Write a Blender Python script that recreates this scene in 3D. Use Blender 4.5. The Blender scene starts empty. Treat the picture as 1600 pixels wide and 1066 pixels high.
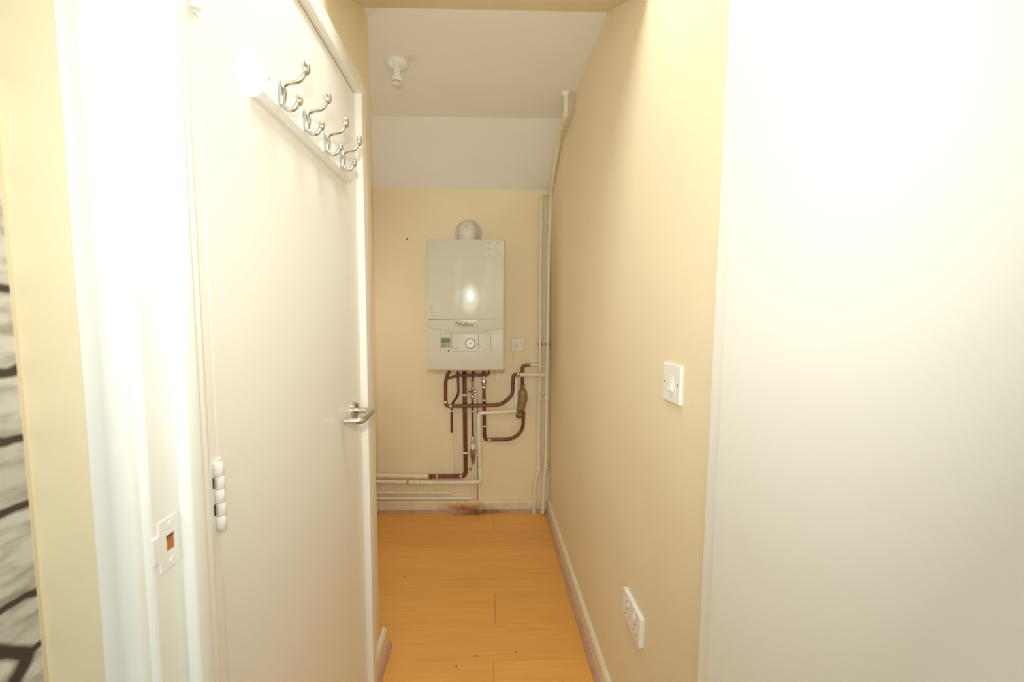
import bpy, bmesh, math, random
from mathutils import Vector, Matrix
random.seed(7)
C = bpy.context.scene.collection
SC = bpy.context.scene

# ------------------------------------------------------------------ camera
EYE = Vector((0, 0, 1.31))
FPX, CX, CY = 650.0, 772.5, 542.68           # focal length and principal point, 1600x1066 frame
PITCH, YAW, ROLL = -0.08116, 0.02042, 0.00435
_cy, _sy, _cp, _sp = math.cos(YAW), math.sin(YAW), math.cos(PITCH), math.sin(PITCH)
FW = Vector((_sy*_cp, _cy*_cp, _sp)); _r = Vector((_cy, -_sy, 0)); _u = _r.cross(FW)
RT = _r*math.cos(ROLL) + _u*math.sin(ROLL); UP = -_r*math.sin(ROLL) + _u*math.cos(ROLL)
cam = bpy.data.objects.new('camera', bpy.data.cameras.new('camera')); C.objects.link(cam)
cam.matrix_world = Matrix(((RT.x, UP.x, -FW.x, 0), (RT.y, UP.y, -FW.y, 0), (RT.z, UP.z, -FW.z, EYE.z), (0, 0, 0, 1)))
cam.data.sensor_width = 36; cam.data.sensor_fit = 'HORIZONTAL'
cam.data.lens = FPX/1600*36
cam.data.shift_x = (800-CX)/1600; cam.data.shift_y = (CY-533)/1600
cam.data.clip_start = 0.02
cam.data.dof.use_dof = True; cam.data.dof.focus_distance = 2.35; cam.data.dof.aperture_fstop = 5.0
SC.camera = cam

# ------------------------------------------------------------------ world, lights, exposure
SC.view_settings.view_transform = 'Standard'; SC.view_settings.look = 'None'
SC.view_settings.gamma = 1.0; SC.view_settings.use_curve_mapping = False
SC.view_settings.exposure = 0.33
w = bpy.data.worlds.new('world'); SC.world = w; w.use_nodes = True
w.node_tree.nodes['Background'].inputs[0].default_value = (0.90, 1.0, 0.97, 1)
w.node_tree.nodes['Background'].inputs[1].default_value = 0.35

def area(name, loc, target, size, power, col, spread=180, size_y=None):
    l = bpy.data.lights.new(name, 'AREA'); l.shape = 'RECTANGLE' if size_y else 'DISK'; l.size = size; l.size_y = size_y or size; l.energy = power; l.color = col
    l.spread = math.radians(spread)
    o = bpy.data.objects.new(name, l); C.objects.link(o); o.location = loc
    o.rotation_euler = (Vector(target)-Vector(loc)).to_track_quat('-Z', 'Y').to_euler()
    return o
area('camera_flash', (-0.01, -0.02, 1.50), (0, 2.4, 1.45), 0.03, 3.2, (1.0, 0.98, 0.94), 118)
area('room_fill', (0.0, -1.8, 1.45), (0.0, 2.0, 1.45), 1.3, 17.5, (0.97, 1.0, 0.88))  # added fill behind the camera, standing in for light bounced in that room
area('hall_lamp', (0.0, 0.80, 2.43), (0.0, 0.8001, 0.0), 0.30, 5.4, (0.88, 0.96, 1.0), 170, 0.40)   # ceiling lamp just above the frame
area('alcove_fill', (-1.15, 2.08, 1.25), (0.4, 1.9, 1.2), 0.8, 2.9, (1.0, 0.98, 0.90))   # fill light added in the unseen space round the corner on the left

# ------------------------------------------------------------------ helpers
def at(u, v, axis, val):
    """the point of a world plane (axis 0/1/2 = val) that lies behind a place in the photograph"""
    d = RT*((u-CX)/FPX) - UP*((v-CY)/FPX) + FW
    return EYE + d*((val-EYE[axis])/d[axis])

def mat(name, col, rough=0.5, metal=0.0, bump=0.0, bscale=60, var=0.0, vscale=4, coat=0.0):
    m = bpy.data.materials.new(name); m.use_nodes = True
    N, L = m.node_tree.nodes, m.node_tree.links; b = N['Principled BSDF']
    b.inputs['Base Color'].default_value = (*col, 1); b.inputs['Roughness'].default_value = rough
    b.inputs['Metallic'].default_value = metal; b.inputs['Coat Weight'].default_value = coat
    if bump or var:
        tc = N.new('ShaderNodeTexCoord')
    if var:
        n = N.new('ShaderNodeTexNoise'); n.inputs['Scale'].default_value = vscale; n.inputs['Detail'].default_value = 4
        L.new(tc.outputs['Object'], n.inputs['Vector'])
        r = N.new('ShaderNodeValToRGB'); r.color_ramp.elements[0].position = .3; r.color_ramp.elements[1].position = .7
        r.color_ramp.elements[0].color = (*[c*(1-var) for c in col], 1); r.color_ramp.elements[1].color = (*[min(1, c*(1+var*.5)) for c in col], 1)
        L.new(n.outputs['Fac'], r.inputs[0]); L.new(r.outputs[0], b.inputs['Base Color'])
    if bump:
        n = N.new('ShaderNodeTexNoise'); n.inputs['Scale'].default_value = bscale; n.inputs['Detail'].default_value = 3
        L.new(tc.outputs['Object'], n.inputs['Vector'])
        bp = N.new('ShaderNodeBump'); bp.inputs['Strength'].default_value = bump; bp.inputs['Distance'].default_value = .002
        L.new(n.outputs['Fac'], bp.inputs['Height']); L.new(bp.outputs['Normal'], b.inputs['Normal'])
    return m

CREAM = (0.87, 0.74, 0.505)
M = dict(
    cream=mat('cream_wall_paint', CREAM, .62, bump=.25, bscale=45, var=.03, vscale=3),
    ceil=mat('off_white_ceiling_paint', (.89, .865, .79), .7, bump=.2, bscale=30, var=.02),
    white=mat('white_gloss_paint', (.89, .885, .82), .32, bump=.12, bscale=25),
    door=mat('white_satin_door_paint', (.88, .845, .76), .38, bump=.08, bscale=20),
    crm_white=mat('aged_cream_gloss', (.82, .73, .54), .4, bump=.15, bscale=40, var=.06, vscale=12),
    frame=mat('cream_white_frame_paint', (.88, .84, .74), .35),
    plastic=mat('white_plastic', (.88, .87, .80), .3),
    plate=mat('ivory_plastic_plate', (.80, .72, .58), .35),
    chrome=mat('satin_chrome', (.62, .60, .55), .24, 1.0),
    steel=mat('brushed_steel', (.74, .70, .62), .3, 1.0),
    copper=mat('dull_copper', (.22, .088, .042), .40, .6, var=.35, vscale=18),
    darkcopper=mat('tarnished_copper', (.17, .08, .05), .45, .6, var=.4, vscale=25),
    painted=mat('cream_painted_pipe', (.84, .75, .53), .4, bump=.3, bscale=80, var=.08, vscale=20),
    painted_w=mat('pale_painted_pipe', (.86, .80, .64), .4, bump=.2, bscale=80, var=.06, vscale=20),
    solder=mat('bright_solder', (.72, .66, .58), .3, .9),
    bronze=mat('dull_bronze', (.36, .235, .10), .55, .35, bump=.5, bscale=90, var=.35, vscale=30),
    brass=mat('tarnished_brass', (.50, .36, .16), .4, .8, var=.3, vscale=40),
    black=mat('black_plastic', (.02, .02, .02), .4),
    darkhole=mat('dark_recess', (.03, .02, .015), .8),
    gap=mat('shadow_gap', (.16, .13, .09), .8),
    boiler=mat('boiler_white_enamel', (.68, .655, .55), .12, coat=.1),
    boiler2=mat('boiler_panel_white', (.66, .63, .52), .3),
    groove=mat('panel_groove', (.34, .31, .25), .6),
    lcd=mat('grey_green_display', (.19, .22, .15), .25),
    grey=mat('grey_print', (.28, .25, .21), .6),
    ink=mat('pale_ink', (.27, .22, .15), .7),
    flue=mat('flue_white', (.82, .78, .68), .4),
    seal=mat('grey_flue_seal', (.64, .59, .51), .6, var=.15, vscale=40),
    bead=mat('wood_effect_bead', (.55, .33, .21), .45, var=.15, vscale=14),
    rawwood=mat('raw_wood', (.50, .17, .04), .7, var=.4, vscale=60),
    red=mat('red_mark', (.5, .03, .02), .5),
    paper=mat('note_paper', (.70, .67, .55), .5),
    cable=mat('white_cable', (.84, .77, .62), .5),
    brownwire=mat('brown_earth_wire', (.33, .20, .07), .6),
)

def obj(name, bm, m, parent=None, smooth=None):
    bmesh.ops.recalc_face_normals(bm, faces=bm.faces)
    me = bpy.data.meshes.new(name); bm.to_mesh(me); bm.free()
    if smooth is not None:
        me.shade_smooth(); me.set_sharp_from_angle(angle=math.radians(smooth))
    me.materials.append(M[m] if isinstance(m, str) else m)
    o = bpy.data.objects.new(name, me); C.objects.link(o)
    if parent: adopt(o, parent)
    return o
WL = {}                                    # world position of every empty
def adopt(o, parent):                      # parent without moving (all roots are unrotated)
    o.parent = parent; o.matrix_parent_inverse = Matrix.Translation(-WL.get(parent.name, Vector((0, 0, 0))))

def empty(name, loc):
    o = bpy.data.objects.new(name, None); C.objects.link(o); o.location = loc; o.empty_display_size = .05
    WL[o.name] = Vector(loc)
    return o
def tag(o, label, cat, group=None):
    o['label'] = label; o['category'] = cat
    if group: o['group'] = group
    return o
def struct(o, label=None):
    o['kind'] = 'structure'
    if label: o['label'] = label; o['category'] = o.name.split('_')[0]
    return o

def box(bm, x0, x1, y0, y1, z0, z1, bev=0.0, seg=2):
    vs = [bm.verts.new((x, y, z)) for x in (x0, x1) for y in (y0, y1) for z in (z0, z1)]
    F = [(0, 1, 3, 2), (4, 6, 7, 5), (0, 4, 5, 1), (2, 3, 7, 6), (0, 2, 6, 4), (1, 5, 7, 3)]
    fs = [bm.faces.new([vs[i] for i in f]) for f in F]
    if bev:
        es = list({e for f in fs for e in f.edges})
        bmesh.ops.bevel(bm, geom=es, offset=bev, segments=seg, affect='EDGES', profile=.5)
def bx(*a, **k):
    bm = bmesh.new(); box(bm, *a, **k); return bm

def prism(pts, axis, a, b):
    """closed outline pts (two coordinates) extruded along axis from a to b"""
    bm = bmesh.new(); R = []
    for t in (a, b):
        R.append([bm.verts.new({0: (t, p[0], p[1]), 1: (p[0], t, p[1]), 2: (p[0], p[1], t)}[axis]) for p in pts])
    n = len(pts)
    bm.faces.new(R[0]); bm.faces.new(R[1][::-1])
    for i in range(n): bm.faces.new((R[0][i], R[0][(i+1) % n], R[1][(i+1) % n], R[1][i]))
    return bm

def fillet(P, r, n=6):
    P = [Vector(p) for p in P]; out = [P[0]]
    for i in range(1, len(P)-1):
        a, b, c = P[i-1], P[i], P[i+1]; d1, d2 = (a-b), (c-b)
        rr = r[i] if isinstance(r, dict) and i in r else (r.get(0, .02) if isinstance(r, dict) else r)
        t = min(rr, d1.length*.49, d2.length*.49)
        p, q = b+d1.normalized()*t, b+d2.normalized()*t
        for k in range(n+1):
            s = k/n; out.append(p*(1-s)**2 + b*2*s*(1-s) + q*s*s)
    out.append(P[-1]); return out

def tube(bm, P, rad, seg=12, cap=True):
    P = [Vector(p) for p in P]; n = len(P)
    R = rad if isinstance(rad, (list, tuple)) else [rad]*n
    T = [((P[min(i+1, n-1)]-P[i]).normalized() + (P[i]-P[max(i-1, 0)]).normalized()).normalized() for i in range(n)]
    ref = Vector((0, 1, 0)) if abs(T[0].y) < .9 else Vector((1, 0, 0))
    u = (ref-T[0]*ref.dot(T[0])).normalized(); rings = []
    for i in range(n):
        u = (u-T[i]*u.dot(T[i])).normalized(); v = T[i].cross(u)
        rings.append([bm.verts.new(P[i]+(u*math.cos(a)+v*math.sin(a))*R[i]) for a in (2*math.pi*k/seg for k in range(seg))])
    for i in range(n-1):
        for k in range(seg):
            bm.faces.new((rings[i][k], rings[i][(k+1) % seg], rings[i+1][(k+1) % seg], rings[i+1][k]))
    if cap: bm.faces.new(rings[0][::-1]); bm.faces.new(rings[-1])
    return bm
def tb(P, rad, seg=12): return tube(bmesh.new(), P, rad, seg)

def lathe(prof, origin, axis, seg=28):
    """prof: (radius, distance along axis)"""
    ax = Vector(axis).normalized(); ref = Vector((0, 0, 1)) if abs(ax.z) < .9 else Vector((1, 0, 0))
    u = ax.cross(ref).normalized(); v = ax.cross(u); o = Vector(origin); bm = bmesh.new(); rings = []
    for r, h in prof:
        if r < 1e-6: rings.append([bm.verts.new(o+ax*h)])
        else: rings.append([bm.verts.new(o+ax*h+(u*math.cos(2*math.pi*k/seg)+v*math.sin(2*math.pi*k/seg))*r) for k in range(seg)])
    for a, b in zip(rings, rings[1:]):
        for k in range(seg):
            k2 = (k+1) % seg
            if len(a) == 1 and len(b) == 1: continue
            if len(a) == 1: bm.faces.new((a[0], b[k], b[k2]))
            elif len(b) == 1: bm.faces.new((a[k], a[k2], b[0]))
            else: bm.faces.new((a[k], a[k2], b[k2], b[k]))
    return bm

# ------------------------------------------------------------------ key measures (metres)
YB = 2.67            # back wall
XR = 0.42            # right wall
XL = -0.398          # left hall wall
YE = 1.48            # far end of the left hall wall
ZC = 2.292           # flat ceiling
Y1, Y2 = 1.437, 2.183  # flat ceiling from..to
ZB = 2.08            # where the slope meets the back wall
XA = -1.30           # far side of the space behind the left wall
YD = 0.728           # where the right wall meets the white frame

# ------------------------------------------------------------------ structure
# laminate floor: sub-floor with a plank for every board
fl = struct(obj('floor', bx(-1.4, 1.3, -1.8, YB+.05, -.05, -.008), 'gap'), 'orange wood effect laminate floor laid across the narrow hall')
pm = bpy.data.materials.new('laminate_plank'); pm.use_nodes = True
N, L = pm.node_tree.nodes, pm.node_tree.links; b = N['Principled BSDF']; b.inputs['Roughness'].default_value = .36
tc = N.new('ShaderNodeTexCoord'); oi = N.new('ShaderNodeObjectInfo')
mp = N.new('ShaderNodeMapping'); mp.inputs['Scale'].default_value = (1.4, 26, 1); L.new(tc.outputs['Object'], mp.inputs[0])
ad = N.new('ShaderNodeVectorMath'); ad.operation = 'ADD'; L.new(mp.outputs[0], ad.inputs[0])
cb = N.new('ShaderNodeCombineXYZ'); ml = N.new('ShaderNodeMath'); ml.operation = 'MULTIPLY'; ml.inputs[1].default_value = 40
L.new(oi.outputs['Random'], ml.inputs[0]); L.new(ml.outputs[0], cb.inputs[0]); L.new(ml.outputs[0], cb.inputs[1]); L.new(cb.outputs[0], ad.inputs[1])
n1 = N.new('ShaderNodeTexNoise'); n1.inputs['Scale'].default_value = 2.2; n1.inputs['Detail'].default_value = 6; n1.inputs['Distortion'].default_value = .7
L.new(ad.outputs[0], n1.inputs['Vector'])
r1 = N.new('ShaderNodeValToRGB'); e = r1.color_ramp.elements
e[0].position = .25; e[0].color = (.74, .348, .076, 1); e[1].position = .75; e[1].color = (.86, .445, .108, 1)
L.new(n1.outputs['Fac'], r1.inputs[0])
hs = N.new('ShaderNodeHueSaturation'); mr = N.new('ShaderNodeMapRange'); mr.inputs[3].default_value = .95; mr.inputs[4].default_value = 1.05
L.new(oi.outputs['Random'], mr.inputs[0]); L.new(mr.outputs[0], hs.inputs['Value']); L.new(r1.outputs[0], hs.inputs['Color'])
# small dark marks and the brown water stain by the back wall
n2 = N.new('ShaderNodeTexNoise'); n2.inputs['Scale'].default_value = 21; n2.inputs['Detail'].default_value = 1; L.new(tc.outputs['Object'], n2.inputs['Vector'])
r2 = N.new('ShaderNodeValToRGB'); r2.color_ramp.elements[0].position = .77; r2.color_ramp.elements[0].color = (0, 0, 0, 1); r2.color_ramp.elements[1].position = .80; r2.color_ramp.elements[1].color = (.6, .6, .6, 1)
L.new(n2.outputs['Fac'], r2.inputs[0])
mx = N.new('ShaderNodeMixRGB'); mx.inputs[2].default_value = (.12, .06, .025, 1); L.new(r2.outputs[0], mx.inputs[0]); L.new(hs.outputs[0], mx.inputs[1])
def stain_mask(N, L, src, centre, size, lo=.35, hi=.75):
    m_ = N.new('ShaderNodeMapping'); m_.vector_type = 'POINT'
    m_.inputs['Scale'].default_value = [1/s for s in size]; m_.inputs['Location'].default_value = [-c/s for c, s in zip(centre, size)]
    L.new(src, m_.inputs[0]); g = N.new('ShaderNodeTexGradient'); g.gradient_type = 'SPHERICAL'; L.new(m_.outputs[0], g.inputs[0])
    nn = N.new('ShaderNodeTexNoise'); nn.inputs['Scale'].default_value = 28; nn.inputs['Detail'].default_value = 5; L.new(src, nn.inputs['Vector'])
    mu = N.new('ShaderNodeMath'); mu.operation = 'MULTIPLY'; L.new(g.outputs['Fac'], mu.inputs[0]); L.new(nn.outputs['Fac'], mu.inputs[1])
    rr = N.new('ShaderNodeMapRange'); rr.inputs[1].default_value = lo*.5; rr.inputs[2].default_value = hi*.5; L.new(mu.outputs[0], rr.inputs[0])
    return rr.outputs[0]
s1 = stain_mask(N, L, tc.outputs['Object'], (-.10, 2.635, 0), (.20, .05, .1), .18, 1.0)
mx2 = N.new('ShaderNodeMixRGB'); mx2.inputs[2].default_value = (.25, .085, .03, 1); L.new(s1, mx2.inputs[0]); L.new(mx.outputs[0], mx2.inputs[1])
L.new(mx2.outputs[0], b.inputs['Base Color'])
rows = [2.424-.19*i for i in range(0, 12)]
joints = {0: .155, 1: -.9, 2: -.55, 3: .09, 4: .75, 5: .055}
def plank(x0, x1, y0, y1):
    g = .0006
    return obj('plank', bx(x0+g, x1-g, y0+g, y1-g, -.008, 0, bev=.0007, seg=1), pm, fl)
LEN = 1.29
allrows = [(2.424, YB)] + [(y-.19, y) for y in rows[:-1]]
jx = [.052, -.90, .60, -.85, .044, .62, .032, -.5, .3, -.2, .5, -.35]
# joints seen in the photo: far row, then the row at 1.66-1.85 m and the row nearest the frame
for i, (y0, y1) in enumerate(allrows):
    j = jx[i % len(jx)]
    xs = [-1.35] + [x for x in (j-LEN, j, j+LEN) if -1.3 < x < .95] + [1.0]
    for a, c in zip(xs, xs[1:]):
        plank(a, c, y0, y1)

# back wall, right wall (slightly out of plumb), left wall
struct(obj('wall_back', bx(XA-.1, .6, YB, YB+.1, -.05, 2.5), 'cream'), 'cream painted back wall behind the boiler')
bm = prism([(.421, -.05), (.4115, 1.2), (.391, 2.45), (.60, 2.45), (.60, -.05)], 1, YD, YB+.02)
struct(obj('wall_right', bm, 'cream', smooth=20), 'cream painted long wall on the right of the hall')
# left wall around the closed door
bm = bmesh.new()
box(bm, XL-.10, XL, 1.375, YE, -.05, 2.45)
box(bm, XL-.10, XL, .585, 1.376, 2.02, 2.45)
struct(obj('wall_left', bm, 'cream'), 'cream painted wall around the closed white door')
struct(obj('wall_alcove', bx(XA-.1, XA, YE-.12, YB, -.05, 2.5), 'cream'))
struct(obj('wall_partition', bx(XA, XL-.10, YE-.10, YE, -.05, 2.45), 'cream'))
# ceiling: flat part then the sloped part down to the back wall
bm = prism([(Y1-.02, ZC), (Y2, ZC), (YB+.02, ZB-.008), (YB+.02, 2.6), (Y1-.02, 2.6)], 0, XA, .5)
struct(obj('ceiling', bm, 'ceil'), 'off white ceiling, flat in front and sloping down to the back wall')
bm = prism([(Y1, ZC+.001), (Y1, 2.6), (.55, 2.6), (.55, 2.45), (1.06, 2.45), (1.06, 2.115), (1.10, 2.115)], 0, -.55, .55)
struct(obj('wall_bulkhead', bm, 'cream'), 'cream slanting bulkhead over the front of the hall ceiling')

# skirting boards with a quadrant bead
def board_profile(x, sgn, h=.09, t=.015):
    return [(x, 0), (x-sgn*t, 0), (x-sgn*t, h-.012), (x-sgn*t*.55, h-.003), (x-sgn*t*.2, h), (x, h)]
def quad(x, sgn, r=.017):
    return [(x, 0)] + [(x-sgn*r*math.cos(a), r*math.sin(a)) for a in (0, .4, .8, 1.2, math.pi/2)]
# stained skirting material
sm = mat('stained_skirting', (.78, .68, .47), .45, bump=.3, bscale=60, var=.10, vscale=16)
N, L = sm.node_tree.nodes, sm.node_tree.links; b = N['Principled BSDF']
src = b.inputs['Base Color'].links[0].from_socket; tc = [n for n in N if n.type == 'TEX_COORD'][0]
s1 = stain_mask(N, L, tc.outputs['Object'], (-.13, 2.655, .026), (.24, .2, .065), .15, .8)
m1 = N.new('ShaderNodeMixRGB'); m1.inputs[2].default_value = (.50, .18, .035, 1); L.new(s1, m1.inputs[0]); L.new(src, m1.inputs[1])
s2 = stain_mask(N, L, tc.outputs['Object'], (-.06, 2.655, .0), (.18, .2, .024), .15, .9)
m2 = N.new('ShaderNodeMixRGB'); m2.inputs[2].default_value = (.09, .045, .025, 1); L.new(s2, m2.inputs[0]); L.new(m1.outputs[0], m2.inputs[1])
L.new(m2.outputs[0], b.inputs['Base Color'])
bb = struct(obj('baseboard_back', prism(board_profile(YB, 1, .075), 0, XA, .40), sm), 'cream skirting along the back wall with a rusty brown stain')
sb = mat('stained_bead', (.50, .31, .21), .5, var=.2, vscale=20)
N, L = sb.node_tree.nodes, sb.node_tree.links; b = N['Principled BSDF']
src = b.inputs['Base Color'].links[0].from_socket; tc = [n for n in N if n.type == 'TEX_COORD'][0]
s1 = stain_mask(N, L, tc.outputs['Object'], (-.02, 2.64, .0), (.24, .2, .05), .12, .9)
m1 = N.new('ShaderNodeMixRGB'); m1.inputs[2].default_value = (.13, .06, .03, 1); L.new(s1, m1.inputs[0]); L.new(src, m1.inputs[1]); L.new(m1.outputs[0], b.inputs['Base Color'])
obj('bead', prism(quad(YB-.015, 1), 0, XA, .388), sb, bb, smooth=40)
br_ = struct(obj('baseboard_right', prism(board_profile(XR, 1, .09), 1, YD, YB-.02), 'crm_white'), 'cream skirting along the foot of the right wall')
obj('bead', prism(quad(XR-.015, 1), 1, YD, YB-.03), 'bead', br_, smooth=40)
bl = struct(obj('baseboard_left', prism(board_profile(XL, -1, .09), 1, 1.39, 1.535), 'crm_white'), 'short piece of cream skirting past the left door frame')
obj('bead', prism(quad(XL+.015, -1, .016), 1, 1.39, 1.555), 'bead', bl, smooth=40)

# ------------------------------------------------------------------ left door in its frame
XD = -.404
d1 = struct(obj('door_1', bx(XD-.04, XD, .6185, 1.3385, .006, 1.9765, bev=.0015, seg=1), 'door'), 'closed flush white door on the left with coat hooks')
fr = struct(obj('trim_1', bx(XD-.06, -.383, 1.3405, 1.388, 0, 2.027, bev=.003), 'frame'), 'white painted frame round the closed left door')
obj('frame_head', bx(XD-.06, -.383, .60, 1.3405, 1.9795, 2.027, bev=.003), 'frame', fr)
obj('frame_post', bx(XD-.06, -.402, .575, .6155, 0, 1.9795, bev=.002), 'frame', fr)
obj('gap_strip', bx(XD-.04, XD-.0012, .6155, .6185, .0, 1.9795), 'gap', fr)  # dark strips painting the shade into the hinge and top cracks
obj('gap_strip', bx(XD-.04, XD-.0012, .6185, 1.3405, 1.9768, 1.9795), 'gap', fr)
obj('frame_back', bx(XD-.08, XD-.045, .6155, 1.3405, 0, 1.98), 'gap', fr)
# hinges, painted over
def hinge(z0, z1):
    h = empty('hinge', (XD, .615, z0)); adopt(h, d1)
    n = 5; yk = .6105; xk = XD+.0075
    obj('hinge_leaf', bx(XD-.001, XD+.003, .6125, .6255, z0-.002, z1+.002), 'white', h)
    for k in range(n):
        a = z0+(z1-z0)*k/n; c = z0+(z1-z0)*(k+1)/n
        r = .0064 if k % 2 == 0 else .0060
        obj('knuckle', lathe([(0, 0), (r*.85, 0), (r, .0012), (r, c-a-.002), (r*.85, c-a-.0008), (0, c-a-.0008)], (xk, yk+(.001 if k % 2 else -.001), a), (0, 0, 1), 16), 'white', h, smooth=40)
    for k in (1, 3):
        a = z0+(z1-z0)*k/n; c = z0+(z1-z0)*(k+1)/n
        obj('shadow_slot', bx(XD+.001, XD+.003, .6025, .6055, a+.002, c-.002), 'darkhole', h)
for z0, z1 in ((.986, 1.088), (1.722, 1.82)): hinge(z0, z1)
# lever handle on a round rose
hy, hz = 1.262, 1.012
dh = empty('door_handle', (XD, hy, hz)); adopt(dh, d1); dh['label'] = 'satin chrome lever handle'
obj('rose', lathe([(0, 0), (.026, 0), (.026, .006), (.0235, .009), (.010, .009), (.010, .012), (0, .012)], (XD, hy, hz), (1, 0, 0), 32), 'chrome', dh, smooth=35)
P = fillet([(XD+.008, hy, hz), (XD+.058, hy, hz), (XD+.058, hy-.112, hz-.004), (XD+.010, hy-.112, hz-.004)], .020, 8)
obj('lever', tb(P, .0095, 16), 'chrome', dh, smooth=40)

# coat rack on the door
cr = empty('coat_rack', (XD, .75, 1.68))
tag(cr, 'white wooden rail with four chrome coat hooks on the left door', 'coat rack')
zr0, zr1 = 1.678, 1.742
pr = [(XD, zr0), (XD+.012, zr0), (XD+.021, zr0+.010), (XD+.021, zr1-.010), (XD+.012, zr1), (XD, zr1)]
rk = obj('back_board', prism(pr, 1, .752, 1.222), 'white', cr)
obj('screw', lathe([(0, .0), (.003, .0), (.003, .001), (0, .0012)], (XD+.021, .775, 1.719), (1, 0, 0), 12), 'steel', rk)
XF = XD+.021
def hook(y):
    h = empty('hook', (XF, y, 1.70)); adopt(h, cr)
    z0 = 1.712
    # back plate: long slim shield
    bm = tube(bmesh.new(), [(XF+.002, y, z0+.024), (XF+.004, y, z0+.018), (XF+.006, y, z0+.004), (XF+.005, y, z0-.010), (XF+.004, y, z0-.019)], [.003, .006, .0078, .0065, .004], 12)
    obj('hook_plate', bm, 'chrome', h, smooth=60)
    P = fillet([(XF+.006, y, z0+.014), (XF+.016, y, z0+.020), (XF+.040, y, z0+.024), (XF+.049, y, z0+.042)], .012, 6)
    obj('upper_arm', tb(P, [.0042]*len(P), 10), 'chrome', h, smooth=60)
    bm = bmesh.new(); bmesh.ops.create_uvsphere(bm, u_segments=16, v_segments=10, radius=.0105); bmesh.ops.scale(bm, vec=(.75, .85, 1.25), verts=bm.verts); bmesh.ops.translate(bm, vec=(XF+.050, y, z0+.047), verts=bm.verts)
    obj('hook_tip', bm, 'chrome', h, smooth=60)
    P = fillet([(XF+.005, y, z0-.010), (XF+.009, y, z0-.026), (XF+.026, y, z0-.028), (XF+.036, y, z0-.010)], .014, 6)
    obj('lower_arm', tb(P, [.0042]*len(P), 10), 'chrome', h, smooth=60)
    bm = bmesh.new(); bmesh.ops.create_uvsphere(bm, u_segments=16, v_segments=10, radius=.0085); bmesh.ops.scale(bm, vec=(.7, .85, 1.15), verts=bm.verts); bmesh.ops.translate(bm, vec=(XF+.0365, y, z0-.010), verts=bm.verts)
    obj('hook_tip', bm, 'chrome', h, smooth=60)
for u, v in ((440, 150), (478.5, 192), (510.3, 225), (534.5, 252)):
    hook(at(u, v, 0, XF+.004).y)

# ------------------------------------------------------------------ the doorway the photograph is taken through
XJ = -.385
wn = struct(obj('wall_near', bx(-.53, XJ-.03, .478, .574, -.05, 2.45), 'cream'), 'narrow cream wall strip between stone wallpaper and door casing')
ws = struct(obj('wall_side', bx(-.63, -.527, -1.8, .60, -.05, 2.45), 'cream'))
t2 = struct(obj('trim_2', bx(XJ-.028, XJ, .466, .5745, 0, 2.0, bev=.004), 'white'), 'white painted door casing of the near doorway')
ap = [(-.444, .4785), (-.444, .4625), (-.440, .4590), (-.424, .4590), (-.418, .4560), (-.404, .4540), (-.396, .4560), (-.3925, .4610), (-.3925, .4785)]
obj('architrave', prism(ap, 2, 0, 2.06), 'white', t2, smooth=35)
obj('door_stop', bx(XJ-.002, XJ+.015, .512, .541, 0, 2.0, bev=.0045, seg=3), 'white', t2, smooth=40)
# strike plate let into the casing
sp = empty('strike_plate', (XJ, .492, 1.03)); adopt(sp, t2); sp['label'] = 'painted over strike plate with an open latch hole'
z0, z1 = 1.000, 1.062
bm = bmesh.new(); XS = XJ+.0012
for (a, c, d, e2) in ((.4775, .5075, z0, 1.021), (.4775, .5075, 1.041, z1), (.4775, .488, 1.021, 1.041), (.5005, .5075, 1.021, 1.041)):
    box(bm, XJ-.001, XS, a, c, d, e2)
obj('plate', bm, 'white', sp)
obj('lip', bx(XJ-.001, XS+.001, .467, .4775, 1.015, 1.047, bev=.0006), 'white', sp)
obj('latch_hole', bx(XJ-.0005, XJ+.0004, .488, .5005, 1.021, 1.041), 'rawwood', sp)
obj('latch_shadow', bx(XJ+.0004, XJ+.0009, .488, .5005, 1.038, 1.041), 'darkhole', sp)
for zz in (1.008, 1.054):
    obj('screw', lathe([(0, 0), (.0032, 0), (.003, .0009), (.0005, .0006), (0, .0006)], (XS, .495, zz), (1, 0, 0), 12), 'white', sp)

# stone-print wallpaper on the side wall
st = bpy.data.materials.new('stone_print_wallpaper'); st.use_nodes = True
N, L = st.node_tree.nodes, st.node_tree.links; b = N['Principled BSDF']; b.inputs['Roughness'].default_value = .7
tc = N.new('ShaderNodeTexCoord')
nz = N.new('ShaderNodeTexNoise'); nz.inputs['Scale'].default_value = 9; nz.inputs['Detail'].default_value = 3; L.new(tc.outputs['Object'], nz.inputs['Vector'])
sc = N.new('ShaderNodeVectorMath'); sc.operation = 'SCALE'; sc.inputs['Scale'].default_value = .055
sub = N.new('ShaderNodeVectorMath'); sub.operation = 'SUBTRACT'; sub.inputs[1].default_value = (.5, .5, .5)
L.new(nz.outputs['Color'], sub.inputs[0]); L.new(sub.outputs[0], sc.inputs[0])
ad = N.new('ShaderNodeVectorMath'); ad.operation = 'ADD'; L.new(tc.outputs['Object'], ad.inputs[0]); L.new(sc.outputs[0], ad.inputs[1])
mp = N.new('ShaderNodeMapping'); mp.inputs['Scale'].default_value = (1, 5, 11); L.new(ad.outputs[0], mp.inputs[0])
vd = N.new('ShaderNodeTexVoronoi'); vd.feature = 'DISTANCE_TO_EDGE'; vd.inputs['Scale'].default_value = 1; vd.inputs['Randomness'].default_value = .85; L.new(mp.outputs[0], vd.inputs['Vector'])
vc = N.new('ShaderNodeTexVoronoi'); vc.inputs['Scale'].default_value = 1; vc.inputs['Randomness'].default_value = .85; L.new(mp.outputs[0], vc.inputs['Vector'])
ng = N.new('ShaderNodeTexNoise'); ng.inputs['Scale'].default_value = 30; ng.inputs['Detail'].default_value = 6
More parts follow.
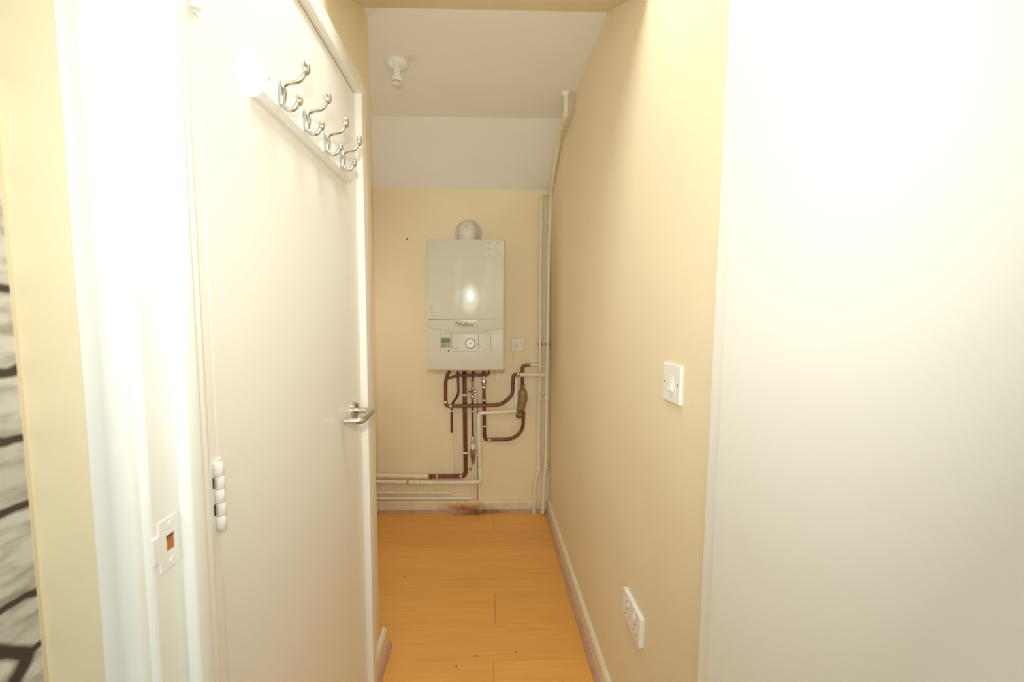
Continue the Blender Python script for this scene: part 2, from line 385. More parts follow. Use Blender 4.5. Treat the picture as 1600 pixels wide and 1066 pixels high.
mg = N.new('ShaderNodeMapping'); mg.inputs['Scale'].default_value = (1, .6, 2.2); L.new(tc.outputs['Object'], mg.inputs[0]); L.new(mg.outputs[0], ng.inputs['Vector'])
rs = N.new('ShaderNodeValToRGB'); e = rs.color_ramp.elements
e[0].position = .30; e[0].color = (.50, .45, .37, 1); e[1].position = .55; e[1].color = (.92, .89, .80, 1)
L.new(ng.outputs['Fac'], rs.inputs[0])
rg = N.new('ShaderNodeValToRGB'); e = rg.color_ramp.elements
e[0].position = .035; e[0].color = (1, 1, 1, 1); e[1].position = .075; e[1].color = (0, 0, 0, 1); L.new(vd.outputs['Distance'], rg.inputs[0])
mt = N.new('ShaderNodeMixRGB'); mt.blend_type = 'MULTIPLY'; mt.inputs[0].default_value = .35
bw = N.new('ShaderNodeRGBToBW'); L.new(vc.outputs['Color'], bw.inputs[0]); L.new(rs.outputs[0], mt.inputs[1]); L.new(bw.outputs[0], mt.inputs[2])
mm = N.new('ShaderNodeMixRGB'); mm.inputs[2].default_value = (.075, .052, .036, 1); L.new(rg.outputs[0], mm.inputs[0]); L.new(mt.outputs[0], mm.inputs[1])
L.new(mm.outputs[0], b.inputs['Base Color'])
o = obj('wallpaper', bx(-.5272, -.5262, -1.8, .474, 0, 2.4), st, ws); o['label'] = 'stone wall print in beige and dark brown'
obj('wallpaper_edge', bx(-.5272, -.5256, .474, .4785, 0, 2.4), 'cream', ws)

# ------------------------------------------------------------------ right side: open door leaf hinged on its frame
t3 = struct(obj('trim_3', bx(.402, .55, .690, YD, 0, 2.0, bev=.003), 'white'), 'white painted door frame edge at the end of the right wall')
d2 = struct(obj('door_2', bx(.397, .437, -.07, .688, .006, 1.98, bev=.002), 'white'), 'open white flush door filling the right side of the view')

# ------------------------------------------------------------------ ceiling lamp holder
lc = at(619.5, 97, 2, ZC)
lh = empty('lamp_holder', lc); tag(lh, 'empty white pendant lamp holder fixed to the ceiling', 'lamp holder')
obj('ceiling_rose', lathe([(0.0000, 0.0000), (0.0428, 0.0000), (0.0437, 0.0043), (0.0428, 0.0115), (0.0372, 0.0173), (0.0260, 0.0223), (0.0167, 0.0252), (0.0000, 0.0252)], lc, (0, 0, -1), 40), 'plastic', lh, smooth=50)
obj('socket', lathe([(0.0153, 0.0238), (0.0153, 0.0418), (0.0163, 0.0432), (0.0163, 0.0562), (0.0191, 0.0583), (0.0219, 0.0605), (0.0219, 0.0734), (0.0200, 0.0749), (0.0181, 0.0742), (0.0172, 0.0619), (0.0144, 0.0576), (0.0144, 0.0446), (0.0000, 0.0439)], lc, (0, 0, -1), 36), 'plastic', lh, smooth=45)
obj('contact_plate', lathe([(0.0000, 0.0000), (0.0140, 0.0000), (0.0140, 0.0014), (0.0000, 0.0014)], lc-Vector((0, 0, .0455)), (0, 0, -1), 24), 'black', lh)

# ------------------------------------------------------------------ wall switch and double socket on the right wall
XP = .4055
def box_px(x, u0, v0, u1, v1):
    a, c = at(u0, v0, 0, x), at(u1, v1, 0, x); return a, c
sw = empty('light_switch', (XP, .90, 1.16)); tag(sw, 'single white light switch halfway up the right wall', 'light switch')
y0, y1, z0, z1 = .852, .936, 1.117, 1.2015
obj('back_box', bx(XP+.004, .4185, y0+.001, y1-.001, z0+.001, z1-.001, bev=.002), 'plastic', sw)
obj('face_plate', bx(XP, XP+.005, y0, y1, z0, z1, bev=.002), 'plastic', sw)
zm, ym = (z0+z1)/2, (y0+y1)/2
bm = prism([(XP+.001, zm-.0165), (XP-.005, zm-.0155), (XP-.0025, zm), (XP-.001, zm+.016), (XP+.001, zm+.0165)], 1, ym-.010, ym+.005)
obj('rocker', bm, 'plastic', sw)
for yy in (y0+.011, y1-.011): obj('screw', lathe([(0, 0), (.0028, 0), (.0028, .0008), (0, .001)], (XP, yy, zm), (-1, 0, 0), 14), 'grey', sw)

so = empty('double_socket', (XP, 1.09, .46)); tag(so, 'white double power socket low on the right wall', 'socket')
y0, y1, z0, z1 = 1.020, 1.155, .430, .512
obj('back_box', bx(XP+.004, .4195, y0+.001, y1-.001, z0+.001, z1-.001, bev=.002), 'plastic', so)
obj('face_plate', bx(XP, XP+.005, y0, y1, z0, z1, bev=.002), 'plastic', so)
for i, yc in enumerate((y0+.036, y1-.036)):
    dy = .008 if i == 0 else -.008
    rk2 = obj('rocker', prism([(XP+.001, z1-.030), (XP-.004, z1-.028), (XP-.001, z1-.012), (XP+.001, z1-.012)], 1, yc+dy-.005, yc+dy+.005), 'plastic', so)
    obj('red_mark', bx(XP-.0022, XP-.0008, yc+dy-.003, yc+dy+.003, z1-.0175, z1-.0145), 'red', rk2)
    for (a, c, hh, ww) in ((0, z0+.040, .008, .004), (-.011, z0+.018, .004, .0065), (.011, z0+.018, .004, .0065)):
        obj('pin_slot', bx(XP-.0004, XP+.001, yc+a-ww/2, yc+a+ww/2, c-hh/2, c+hh/2), 'grey', so)

# ------------------------------------------------------------------ fused switch on the back wall
c0, c1 = at(799.3, 528.4, 1, YB-.01), at(820.2, 549.8, 1, YB-.01)
fx0, fx1, fz1, fz0 = c0.x, c1.x, c0.z, c1.z; fxm, fzm = (fx0+fx1)/2, (fz0+fz1)/2
fs = empty('fused_switch', (fxm, YB, fz0)); tag(fs, 'small ivory fused switch on the back wall beside the boiler', 'switch')
obj('face_plate', bx(fx0, fx1, YB-.012, YB, fz0, fz1, bev=.0025), 'plate', fs)
obj('rocker', bx(fxm+.001, fxm+.013, YB-.017, YB-.011, fzm-.017, fzm+.017, bev=.002), 'plastic', fs)
obj('fuse_holder', bx(fxm-.019, fxm-.006, YB-.0135, YB-.011, fzm-.012, fzm+.012, bev=.001), 'groove', fs)
obj('fuse_cover', bx(fxm-.0178, fxm-.0072, YB-.0145, YB-.011, fzm-.0108, fzm+.0108, bev=.001), 'plate', fs)
for xx in (fx0+.011, fx1-.011): obj('screw', lathe([(0, 0), (.003, 0), (.003, .001), (0, .001)], (xx, YB-.012, fzm), (0, -1, 0), 12), 'grey', fs)

# ------------------------------------------------------------------ boiler
bx0, bx1, bz0, bz1 = -.332, .105, .990, 1.715
YF = 2.335; W_ = bx1-bx0; xm = (bx0+bx1)/2
bo = empty('boiler', (xm, YB, bz0)); tag(bo, 'white wall hung gas boiler in the middle of the back wall', 'boiler')
obj('side_casing', bx(bx0+.002, bx1-.002, YF+.018, YB, bz0+.004, bz1-.004, bev=.004), 'boiler', bo)
def bulge(x):
    t = (x-xm)/(W_/2); return -.020*math.cos(t*math.pi/2)**1.3 if abs(t) < 1 else 0.0
def arc(x):      # lower edge of the brow over the control panel
    t = min(1, abs(x-xm-.005)/(W_*.44)); return bz1-.488-.022*(1-t*t)
seam = bz1-.442
def front(zfun_list, close=True, ncol=48):
    """skin of the front; zfun_list rows of (z function, depth offset)"""
    bm = bmesh.new(); cols = []
    for i in range(ncol+1):
        x = bx0+W_*i/ncol
        e_ = .012*max(0, 1-min(x-bx0, bx1-x)/.010)**2
        cols.append([bm.verts.new((x, YF+bulge(x)+off+e_, zf(x))) for zf, off in zfun_list] )
    for a, c in zip(cols, cols[1:]):
        for k in range(len(a)-1): bm.faces.new((a[k], c[k], c[k+1], a[k+1]))
    for col in (cols[0], cols[-1]):
        back = [bm.verts.new((v.co.x, YF+.03, v.co.z)) for v in col]
        for k in range(len(col)-1): bm.faces.new((col[k], col[k+1], back[k+1], back[k]))
    for k in (0, -1):
        row = [c[k] for c in cols]; back = [bm.verts.new((v.co.x, YF+.03, v.co.z)) for v in row]
        for i in range(ncol): bm.faces.new((row[i], row[i+1], back[i+1], back[i]))
    return bm
obj('upper_cover', front([(lambda x: seam+.0008, .006), (lambda x: seam+.0012, .0005), (lambda x: seam+.004, 0), (lambda x: bz1-.006, 0), (lambda x: bz1-.0015, .002), (lambda x: bz1, .006)]), 'boiler', bo, smooth=35)
lcv = obj('lower_cover', front([(lambda x: bz0, .008), (lambda x: bz0+.003, .004), (lambda x: bz0+.008, .002), (lambda x: arc(x)-.010, .004), (lambda x: arc(x)-.002, .007), (lambda x: arc(x), .002), (lambda x: arc(x)+.004, 0), (lambda x: seam-.002, 0), (lambda x: seam-.0008, .006)]), 'boiler', bo, smooth=30)
def fpt(u, v): # point on the boiler front
    p = at(u, v, 1, YF-.012); return p.x, p.z
def fy(x, d=0): return YF+bulge(x)+.0035-d
def slab(u0, v0, u1, v1, d0, d1, m, name, par, bev=.0006, n=6):
    (xa, za), (xb, zb) = fpt(u0, v0), fpt(u1, v1); bm = bmesh.new()
    za, zb = max(za, zb), min(za, zb); rows = []
    for i in range(n+1):
        x = xa+(xb-xa)*i/n
        rows.append([bm.verts.new((x, fy(x, d), z)) for d, z in ((d0, zb), (d0, za), (d1, za), (d1, zb))])
    for a, c in zip(rows, rows[1:]):
        for k in range(4): bm.faces.new((a[k], a[(k+1) % 4], c[(k+1) % 4], c[k]))
    bm.faces.new(rows[0]); bm.faces.new(rows[-1][::-1])
    return obj(name, bm, m, par)
cp = slab(687.4, 521.2, 767.2, 554.8, -.006, .0006, 'groove', 'control_panel', bo)
slab(688, 521.8, 705.2, 554.2, -.006, .0016, 'boiler2', 'display_bay', cp)
slab(706, 521.8, 747.0, 554.2, -.006, .0016, 'boiler2', 'gauge_bay', cp)
slab(747.8, 521.8, 766.6, 554.2, -.006, .0016, 'boiler2', 'flap', cp)
slab(689, 528.3, 703.3, 536.8, 0, .0028, 'lcd', 'display', cp)
for r_, v in enumerate((539.0, 541.8)):
    for k in range(4): slab(689+k*3.7, v-.7, 689+k*3.7+2.9, v+.8, 0, .003, 'black', 'button', cp)
x, z = fpt(701, 548.4); obj('power_button', lathe([(0, 0), (.0045, 0), (.0045, .002), (0, .002)], (x, fy(x, .001), z), (0, -1, 0), 20), 'black', cp)
slab(708, 549.1, 746, 549.6, 0, .0022, 'ink', 'line', cp, n=3)
x, z = fpt(735, 536.7)
g_ = obj('pressure_gauge', lathe([(.029, 0), (.029, .004), (.0265, .006), (.024, .005), (.024, .002)], (x, fy(x, 0), z), (0, -1, 0), 40), 'grey', cp, smooth=40)
obj('dial', lathe([(0, .0), (.0245, .0), (.0245, .003), (0, .003)], (x, fy(x, 0), z), (0, -1, 0), 40), 'plastic', g_)
bm = bmesh.new()
for k in range(11):
    a = math.radians(225-27*k); ca, sa = math.cos(a), math.sin(a)
    vs = [bm.verts.new((x+ca*r-sa*t, fy(x, .0034), z+sa*r+ca*t)) for r, t in ((.016, -.0006), (.021, -.0006), (.021, .0006), (.016, .0006))]; bm.faces.new(vs)
obj('tick', bm, 'grey', g_)['kind'] = 'stuff'
obj('needle', tb([(x-.006, fy(x, .004), z-.003), (x+.009, fy(x, .004), z+.006)], .0011, 6), 'black', g_)
obj('gauge_centre', lathe([(0, 0), (.0032, 0), (.0032, .0015), (0, .0015)], (x, fy(x, .003), z), (0, -1, 0), 16), 'black', g_)
x, z = fpt(754, 547); obj('small_knob', lathe([(0, 0), (.010, 0), (.009, .003), (.0075, .0036), (0, .0036)], (x, fy(x, .0), z), (0, -1, 0), 24), 'boiler', cp, smooth=40)
bm = bmesh.new()
for P in ([(709, 545), (711, 543.6), (713.5, 545.4), (716, 543)], [(716, 545.5), (719, 543.8)], [(713, 542), (716, 541)]):
    pts = [(lambda q: (q[0], fy(q[0], .0017), q[1]))(fpt(*p)) for p in P]; tube(bm, pts, .0007, 5)
obj('symbol', bm, 'ink', cp)
def text(body, u, v, size, m, name, par, d=.0015, wide=1.0, bold=.0):
    cu = bpy.data.curves.new(name, 'FONT'); cu.body = body; cu.size = size; cu.extrude = .0004; cu.offset = bold; cu.align_x = 'CENTER'; cu.align_y = 'CENTER'
    o_ = bpy.data.objects.new(name, cu); C.objects.link(o_)
    dg = bpy.context.evaluated_depsgraph_get(); me = bpy.data.meshes.new_from_object(o_.evaluated_get(dg))
    bpy.data.objects.remove(o_); x_, z_ = fpt(u, v)
    for vt in me.vertices:
        a_, c_, e_ = vt.co.x*wide, vt.co.y, vt.co.z; X = x_+a_; vt.co = (X, YF+bulge(X)-d-e_, z_+c_)
    me.materials.clear(); me.materials.append(M[m])
    o2 = bpy.data.objects.new(name, me); C.objects.link(o2); adopt(o2, par); return o2
text('Vaillant', 728.5, 507.5, .031, 'grey', 'lettering', bo, wide=.92, bold=.0006)
x, z = fpt(714, 507)
bm = bmesh.new()
tube(bm, [(x+.0075*math.cos(a), YF+bulge(x)-.0012, z+.009*math.sin(a)+.001) for a in [i*math.pi/7-1.2 for i in range(12)]], .0012, 6)
tube(bm, [(x-.003, YF+bulge(x)-.0012, z+.004), (x-.005, YF+bulge(x)-.0012, z+.014)], .0016, 6)
tube(bm, [(x+.001, YF+bulge(x)-.0012, z+.005), (x+.001, YF+bulge(x)-.0012, z+.0155)], .0016, 6)
obj('emblem', bm, 'grey', bo)
# handwritten notes
def note(u0, v0, u1, v1, lab, lines, seed):
    nt = slab(u0, v0, u1, v1, 0.0, .0042, 'paper', 'note', bo); nt['label'] = lab
    rnd = random.Random(seed); bm = bmesh.new()
    for (v, a, c, h) in lines:
        u = u0+(u1-u0)*a; ue = u0+(u1-u0)*c; pts = []
        while u < ue:
            q = fpt(u, v+rnd.uniform(-h, h)); pts.append((q[0], fy(q[0], .0045), q[1])); u += rnd.uniform(.35, .75)
        if len(pts) > 2: tube(bm, pts, .0006, 4)
    obj('writing', bm, 'ink', nt)
note(757.6, 376.3, 771.3, 399.4, 'left one of two pale service notes', [(378.2, .15, .8, .25), (381.6, .2, .85, .3), (387, .1, .6, .9), (388.6, .1, .95, .8), (391.6, .25, .85, .7), (395.6, .2, .85, .6)], 3)
note(772.2, 376.3, 787, 400, 'right one of two pale service notes', [(378.2, .1, .8, .25), (381.8, .15, .85, .3), (385.5, .08, .3, .5), (388, .1, .45, .5), (391, .1, .35, .4), (394.2, .1, .8, .3), (397.6, .3, .85, .4)], 4)
note(668.8, 471, 685.4, 497, 'pale service note at the lower left', [(473.5, .1, .8, .25), (477.2, .1, .85, .3), (481, .1, .4, .5), (484, .1, .5, .6), (488.5, .1, .9, .3), (493.5, .2, .85, .6)], 5)
# flue elbow on top, turning back into the wall
fxc = at(732.7, 363, 1, YB-.02).x-.004
flue = empty('flue', (fxc, YB, bz1)); adopt(flue, bo)
fz = at(732.7, 364, 1, YB-.02).z
P = fillet([(fxc, 2.52, bz1-.005), (fxc, 2.52, fz-.002), (fxc, YB-.002, fz-.002)], .06, 10)
obj('flue_elbow', tb(P, .051, 36), 'flue', flue, smooth=50)
obj('flue_collar', lathe([(.051, 0), (.058, 0), (.058, .03), (.051, .03)], (fxc, 2.52, bz1-.005), (0, 0, 1), 36), 'flue', flue, smooth=40)
obj('wall_seal', lathe([(.045, 0), (.084, 0), (.084, .004), (.080, .009), (.066, .012), (.062, .008), (.045, .008)], (fxc, YB, fz), (0, -1, 0), 48), 'seal', flue, smooth=40)
o = obj('test_cap', lathe([(0, .0), (.009, 0), (.009, .004), (0, .005)], (fxc-.002, 2.52-.0505, fz+.006), (0, -1, 0), 20), 'seal', flue)
# dark tails under the boiler
for u in (725.6, 716, 739, 757):
    x = at(u, 581, 1, 2.60).x
    obj('pipe_union', lathe([(0, 0), (.017, 0), (.017, .012), (.014, .014), (.014, .028), (0, .028)], (x, 2.60, bz0-.022), (0, 0, 1), 6 if u != 725.6 else 12), 'brass', bo)

# ------------------------------------------------------------------ pipework
def wp(u, v, off): return at(u, v, 1, YB-off)
def pipe(name, label, parts, cat='pipe', group=None):
    """parts: list of (part name, [(u, v, off)...], radius, material, fillet)"""
    first = wp(*parts[0][1][0]); e_ = empty(name, first); tag(e_, label, cat, group)
    for pn, pts, rad, m, fr_ in parts:
        P = fillet([wp(*p) for p in pts], fr_, 7) if len(pts) > 2 else [wp(*p) for p in pts]
        obj(pn, tb(P, rad, 14), m, e_, smooth=60)
    return e_
def ring(par, u, v, off, rad, length, axis, m='solder', name='joint'):
    p = wp(u, v, off); a = Vector({'x': (1, 0, 0), 'z': (0, 0, 1)}[axis])
    return obj(name, lathe([(0, -length/2), (rad*.93, -length/2), (rad, -length/3), (rad, length/3), (rad*.93, length/2), (0, length/2)], p, a, 16), m, par, smooth=40)
def clip(par, u, v, off, rad, m='plastic', axis='z', h=.010):
    """saddle clip: a band round the pipe and a foot back to the wall"""
    p = wp(u, v, off); x, z = p.x, p.z; k = h/2
    bm = lathe([(rad*1.0, -k), (rad*1.28, -k), (rad*1.28, k), (rad*1.0, k), (rad, -k)], p, (0, 0, 1) if axis == 'z' else (1, 0, 0), 16)
    if axis == 'z': box(bm, x-rad*.9, x+rad*.9, p.y+rad*.9, YB, z-k, z+k)
    else: box(bm, x-k, x+k, p.y+rad*.9, YB, z-rad*.9, z+rad*.9)
    return obj('clip', bm, m, par, smooth=40)
BO = .07   # distance of the boiler tails from the wall

# big U-shaped copper loop that crosses in front and climbs to the riser
p = pipe('copper_pipe', 'bright copper pipe sweeping in a wide U from under the boiler to the right', [
    ('pipe_run', [(702.5, 579.5, BO), (697.5, 588, BO), (696.3, 598, BO), (696.4, 634.8, BO), (783, 633.2, BO), (800.6, 618, BO), (801.3, 602, BO), (802.2, 585.2, BO), (812, 585.2, BO)], .0112, 'copper', {0: .03, 3: .022, 4: .06, 5: .04, 6: .02, 7: .022})])
ring(p, 704.5, 634.8, BO, .0135, .012, 'x'); ring(p, 696.4, 628.6, BO, .0135, .012, 'z'); ring(p, 809.6, 585.1, BO, .0135, .010, 'x')
q = obj('painted_tail', tb([wp(812, 585.4, BO), wp(836, 585.8, .068), wp(853.5, 586, .056)], .0125, 14), 'painted', p, smooth=60)
# discharge pipe behind
p = pipe('discharge_pipe', 'thin dark copper pipe running level just under the boiler casing', [
    ('pipe_run', [(764, 578, .11), (763.5, 585.5, .11), (757, 586.4, .11), (716, 586.4, .11), (699, 591.5, .11)], .0075, 'darkcopper', .02)])
ring(p, 699.5, 590.8, .11, .011, .014, 'x', 'darkcopper', 'end_nut')
# thin copper pipe that jogs left then is painted and turns along the wall
p = pipe('jogged_pipe', 'thin copper pipe under the boiler that jogs left and turns into a painted low pipe', [
    ('pipe_run', [(715.2, 580, .05), (716.3, 613, .05), (714.5, 620, .045), (705.4, 632, .022), (705.6, 676, .012)], .0075, 'darkcopper', .03),
    ('painted_run', [(705.6, 676, .014), (706.8, 770.3, .015), (583, 770.3, .016)], .0084, 'painted_w', .02)])
clip(p, 705.6, 641.8, .018, .0078); clip(p, 706.7, 730, .011, .0085, 'painted'); clip(p, 650, 770.3, .011, .0085, 'painted', 'x')
ring(p, 683.5, 770.3, .011, .0086, .035, 'x', 'darkcopper', 'bare_patch')
# heavy copper gas pipe
p = pipe('gas_pipe', 'thick straight copper pipe dropping from the boiler then turning left near the floor', [
    ('pipe_run', [(725.6, 580, .045), (727.6, 744.6, .04), (669.5, 744.8, .035)], .0140, 'copper', .035),
    ('painted_run', [(669.5, 744.8, .035), (582, 743.4, .035)], .0150, 'painted', .02)])
clip(p, 726.0, 617, .044, .0142); clip(p, 727.2, 707.3, .041, .0142)
ring(p, 727.5, 738.5, .04, .0165, .010, 'z', 'copper'); ring(p, 720, 744.6, .039, .0165, .010, 'x'); ring(p, 683, 744.8, .035, .0165, .008, 'x'); ring(p, 674.5, 744.8, .035, .016, .012, 'x', 'darkcopper')
ring(p, 652, 744.6, .035, .018, .05, 'x', 'painted', 'painted_joint')
# condensate / filling pipe with valve and strainer
p = pipe('filling_pipe', 'slim dark pipe with a small chrome valve and a tapered copper strainer', [
    ('pipe_run', [(739.6, 580, .05), (738.6, 600, .05), (738.2, 640, .035), (738.9, 683, .03)], .0066, 'darkcopper', .02),
    ('painted_run', [(739.2, 722, .028), (739.1, 732, .016), (738.9, 778.6, .014), (583, 778.9, .016)], .0080, 'painted_w', .018)])
clip(p, 738.5, 642.8, .035, .008); clip(p, 648, 778.9, .012, .0085, 'painted', 'x')
ring(p, 738.3, 607.5, .05, .011, .016, 'z', 'chrome', 'valve_nut'); ring(p, 738.3, 613, .05, .009, .020, 'z', 'chrome', 'valve_body'); ring(p, 738.3, 620.5, .05, .0105, .018, 'z', 'chrome', 'valve_nut')
a_ = wp(738, 612, .07); obj('valve_lever', bx(a_.x-.028, a_.x+.006, a_.y-.006, a_.y, a_.z-.004, a_.z+.004, bev=.0015), 'black', p)
ring(p, 742, 612, .05, .006, .02, 'x', 'chrome', 'valve_stem')
obj('overflow_hose', tb(fillet([wp(730.5, 588, .07), wp(734.5, 592, .075), wp(738, 598, .07), wp(738.6, 605, .055)], .02, 5), .0045, 10), 'solder', p, smooth=60)
a_, c_ = wp(739, 682.5, .032), wp(739.4, 725, .032); H_ = a_.z-c_.z
obj('strainer_top', lathe([(0, 0), (.008, 0), (.0115, .012), (.0125, .05), (0, .05)], a_, (0, 0, -1), 20), 'solder', p, smooth=40)
obj('strainer_band', lathe([(0, .048), (.0138, .048), (.0138, .082), (0, .082)], a_, (0, 0, -1), 20), 'plastic', p, smooth=40)
obj('strainer_body', lathe([(0, .080), (.0160, .080), (.0165, .092), (.0145, .128), (.0105, .158), (.0085, H_), (0, H_)], a_, (0, 0, -1), 20), 'bronze', p, smooth=40)
ring(p, 739, 733, .014, .0125, .010, 'z', 'painted', 'drain_boss'); ring(p, 735.5, 733.2, .016, .0055, .022, 'x', 'darkcopper', 'drain_key')
# brown earth wire
tag(obj('earth_wire', tb([wp(745.6, 608, .006), wp(746.2, 640, .006), wp(745.6, 700, .006), wp(746.4, 782, .008)], [.0012, .0026, .0026, .0026], 8), 'brownwire', smooth=60), 'thin brown wire running straight down the wall between the pipes', 'wire')
# cream return pipe
p = pipe('return_pipe', 'cream painted pipe running from the bronze filter down and along the wall to the left', [
    ('painted_run', [(806, 642.6, .060), (748.2, 646.0, .064), (748.9, 700, .048), (751.2, 753.4, .036), (668, 753.8, .036), (582, 752.6, .036)], .0122, 'painted_w', .022)])
clip(p, 748.3, 666, .058, .0125, 'painted'); clip(p, 749.2, 711, .046, .0125, 'painted')
ring(p, 660, 753.7, .036, .0155, .028, 'x', 'painted', 'compression_nut'); ring(p, 652.5, 753.7, .036, .0185, .020, 'x', 'painted', 'compression_nut'); ring(p, 645, 753.6, .036, .0165, .020, 'x', 'painted', 'compression_nut')
ring(p, 637.5, 753.5, .036, .0130, .012, 'x', 'bronze', 'rusty_patch'); ring(p, 672, 753.8, .036, .0145, .05, 'x', 'painted_w', 'coupling')
# copper pipe with chrome fittings that loops right and back up to the filter
p = pipe('loop_pipe', 'copper pipe that drops beside the white pipe and loops right up to the bronze filter', [
    ('pipe_run', [(755.8, 580, .045), (756.2, 620, .042), (757.2, 687.4, .036), (801, 686.6, .036), (817.2, 672, .036), (818.0, 643, .034)], .0112, 'copper', {0: .03, 2: .024, 3: .07, 4: .055})])
ring(p, 755.8, 590, .045, .0128, .05, 'z', 'solder', 'valve_body'); ring(p, 755.9, 598, .045, .0155, .03, 'z', 'chrome', 'valve_nut'); ring(p, 755.9, 605.5, .045, .0135, .014, 'z', 'chrome', 'valve_nut')
ring(p, 759.3, 600.5, .052, .0045, .012, 'x', 'chrome', 'valve_screw')
ring(p, 756.2, 625.5, .042, .0132, .010, 'z'); ring(p, 757.2, 681, .036, .0132, .010, 'z', 'copper'); ring(p, 765.2, 687.4, .036, .0132, .010, 'x')
clip(p, 757.0, 665.6, .038, .0115, 'plastic')
# filter and its feed
p = pipe('filter_feed_pipe', 'short copper pipe bending down from the riser into the bronze filter', [
    ('pipe_run', [(828.5, 570.4, .034), (816.3, 570.8, .036), (816.4, 602, .036)], .0112, 'copper', .026),
    ('painted_run', [(828.5, 570.4, .034), (844, 570.2, .030)], .0125, 'painted', .02)])
ring(p, 824.8, 570.4, .036, .0135, .008, 'x'); ring(p, 828.4, 570.4, .036, .0135, .006, 'x'); ring(p, 816.3, 578.5, .036, .0135, .008, 'z', 'bronze'); ring(p, 816.3, 583, .036, .0125, .010, 'z', 'darkcopper')
fl_ = empty('boiler_filter', wp(813, 642, .05)); tag(fl_, 'fat dull bronze filter bottle among the pipes right of the boiler', 'filter')
obj('union_nut', lathe([(0, 0), (.0125, 0), (.017, .004), (.017, .014), (.0115, .018), (.0115, .026), (.016, .028), (.016, .034), (0, .034)], wp(816.4, 600.5, .036), (0, 0, -1), 8), 'bronze', fl_)
P = [wp(u, v, .038) for u, v in ((816.5, 607.5), (816.6, 609.5), (816.8, 613), (817, 619), (816.6, 624), (815.6, 629), (814.2, 634), (813.2, 639), (812.6, 642), (812.4, 643.2))]
obj('filter_body', tb(P, [.013, .021, .027, .0305, .0305, .0285, .0285, .0275, .0245, .018], 24), 'bronze', fl_, smooth=60)
a_ = wp(812.3, 642, .045); c_ = wp(810.5, 652, .085); ax = (c_-a_)
obj('drain_neck', tb([a_, a_+ax*.55], .0105, 14), 'darkcopper', fl_, smooth=50)
obj('drain_cap', lathe([(0, 0), (.017, 0), (.021, .003), (.021, .018), (.015, .021), (.015, .013), (.007, .013), (.007, .022), (0, .022)], a_+ax*.55, ax, 16), 'brass', fl_, smooth=40)
ring(fl_, 812, 644.5, .05, .010, .012, 'z', 'solder', 'drain_ring')
# white vertical waste pipe behind
tag(obj('waste_pipe', tb([wp(806.8, 590.5, .018), wp(806.8, 642, .018)], .0112, 14), 'plastic', smooth=60), 'short white upright plastic pipe behind the copper bend beside the bronze filter', 'pipe')
# cable trunking and flex
bm = bmesh.new(); a_, c_, e_ = wp(777.2, 575, .0), wp(777.2, 593.2, .0), wp(799, 591.6, .0)
box(bm, a_.x-.008, a_.x+.008, YB-.014, YB, c_.z-.007, a_.z); box(bm, a_.x+.008, e_.x, YB-.014, YB, c_.z-.007, c_.z+.009)
tag(obj('cable_trunking', bm, 'painted_w'), 'cream L shaped cable trunking below the right corner of the boiler', 'trunking')
tag(obj('flex_cable', tb(fillet([wp(803.8, 549.5, .008), wp(803.2, 560, .010), wp(799, 572, .014), wp(790, 580, .02), wp(781, 583, .05), wp(776, 577, .08)], .03, 6), .0026, 8), 'cable', smooth=60), 'thin white cable curving from the fused switch to the boiler', 'cable')

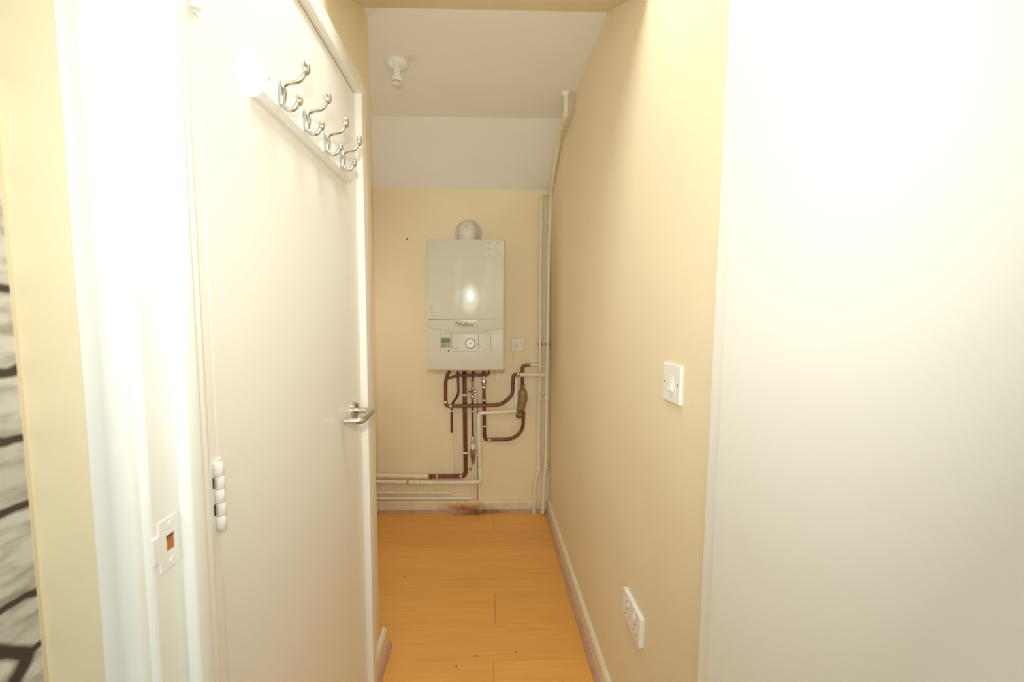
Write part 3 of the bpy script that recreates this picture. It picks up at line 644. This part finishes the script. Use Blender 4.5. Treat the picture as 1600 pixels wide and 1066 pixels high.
# risers in the corner
P1 = [(860.3, 303.2, .030), (846.2, 303.2, .030), (844.6, 400, .030), (843.8, 560, .030), (842.2, 640, .030), (841.8, 735, .030), (835.8, 757, .030), (834.2, 801.5, .030)]
p = pipe('left_riser_pipe', 'left one of two cream painted riser pipes in the corner, elbowed at its top', [('painted_run', P1, .0112, 'painted', {0: .02, 1: .018, 2: .02, 3: .02, 4: .02, 5: .035, 6: .035})])
for v, m in ((350, 'painted_w'), (538, 'chrome'), (621, 'painted_w'), (730.5, 'painted_w')):
    clip(p, {350: 845.2, 538: 844, 621: 842.7, 730.5: 841.9}[v], v, .035, .0118, m, h=.012)
XRI = .386
def rw(u, v, x=XRI): return at(u, v, 0, x)
tz = at(884.2, 145.5, 2, ZC)
top = [tz, rw(884.4, 178, tz.x+.002), rw(874, 216, .374), rw(868.6, 251, .379), rw(861, 301, .389)]
low = [wp(859.6, 330, .048), wp(857.2, 400, .048), wp(855.8, 500, .048), wp(853.6, 640, .048), wp(853.2, 720, .048), wp(849.6, 755, .048), wp(848, 801.5, .048)]
r2p = empty('right_riser_pipe', low[-1]); tag(r2p, 'right one of two cream painted riser pipes, the one reaching up to the ceiling', 'pipe')
top = [Vector((q.x, min(q.y, YB-.048), q.z)) for q in top]
P = fillet(top+low, {0: .05, 1: .03}, 5)
obj('painted_run', tb(P, .0116, 14), 'painted', r2p, smooth=60)
for u, v, m in ((857.8, 350, 'painted_w'), (855.2, 538, 'chrome'), (853.8, 621, 'painted_w'), (853.2, 730.5, 'painted_w')): clip(r2p, u, v, .048, .0122, m, h=.012)
q = rw(869.2, 247); bm = lathe([(.0118, -.006), (.0155, -.006), (.0155, .006), (.0118, .006)], q, (top[3]-top[2]), 16); box(bm, q.x+.006, .402, q.y-.006, q.y+.006, q.z-.006, q.z+.006)
obj('clip', bm, 'painted_w', r2p, smooth=40)
t0 = top[0]; obj('sealant', lathe([(0, 0), (.020, 0), (.0165, .006), (.0125, .010), (0, .010)], (t0.x, t0.y, ZC), (0, 0, -1), 18), 'white', r2p, smooth=50)
tag(obj('corner_cable', tb([wp(859.8, 306, .012), wp(858.4, 500, .012), wp(857.6, 640, .012), wp(857.4, 775, .014)], .0042, 8), 'painted_w', smooth=60), 'thin painted cable running down the corner behind the right riser pipe', 'cable')
tag(obj('middle_cable', tb([wp(850.4, 306, .006), wp(849.2, 500, .006), wp(847.6, 640, .006), wp(847.0, 740, .006)], .0038, 8), 'cream', smooth=60), 'thin painted cable clipped to the wall between the two riser pipes', 'cable')
# small screw in the wall, left of the flue
tag(obj('wall_screw', lathe([(0, 0), (.0045, 0), (.0045, .003), (0, .004)], wp(636, 373.5, 0), (0, -1, 0), 10), 'black', smooth=40), 'tiny dark screw in the back wall up and left of the boiler', 'screw')
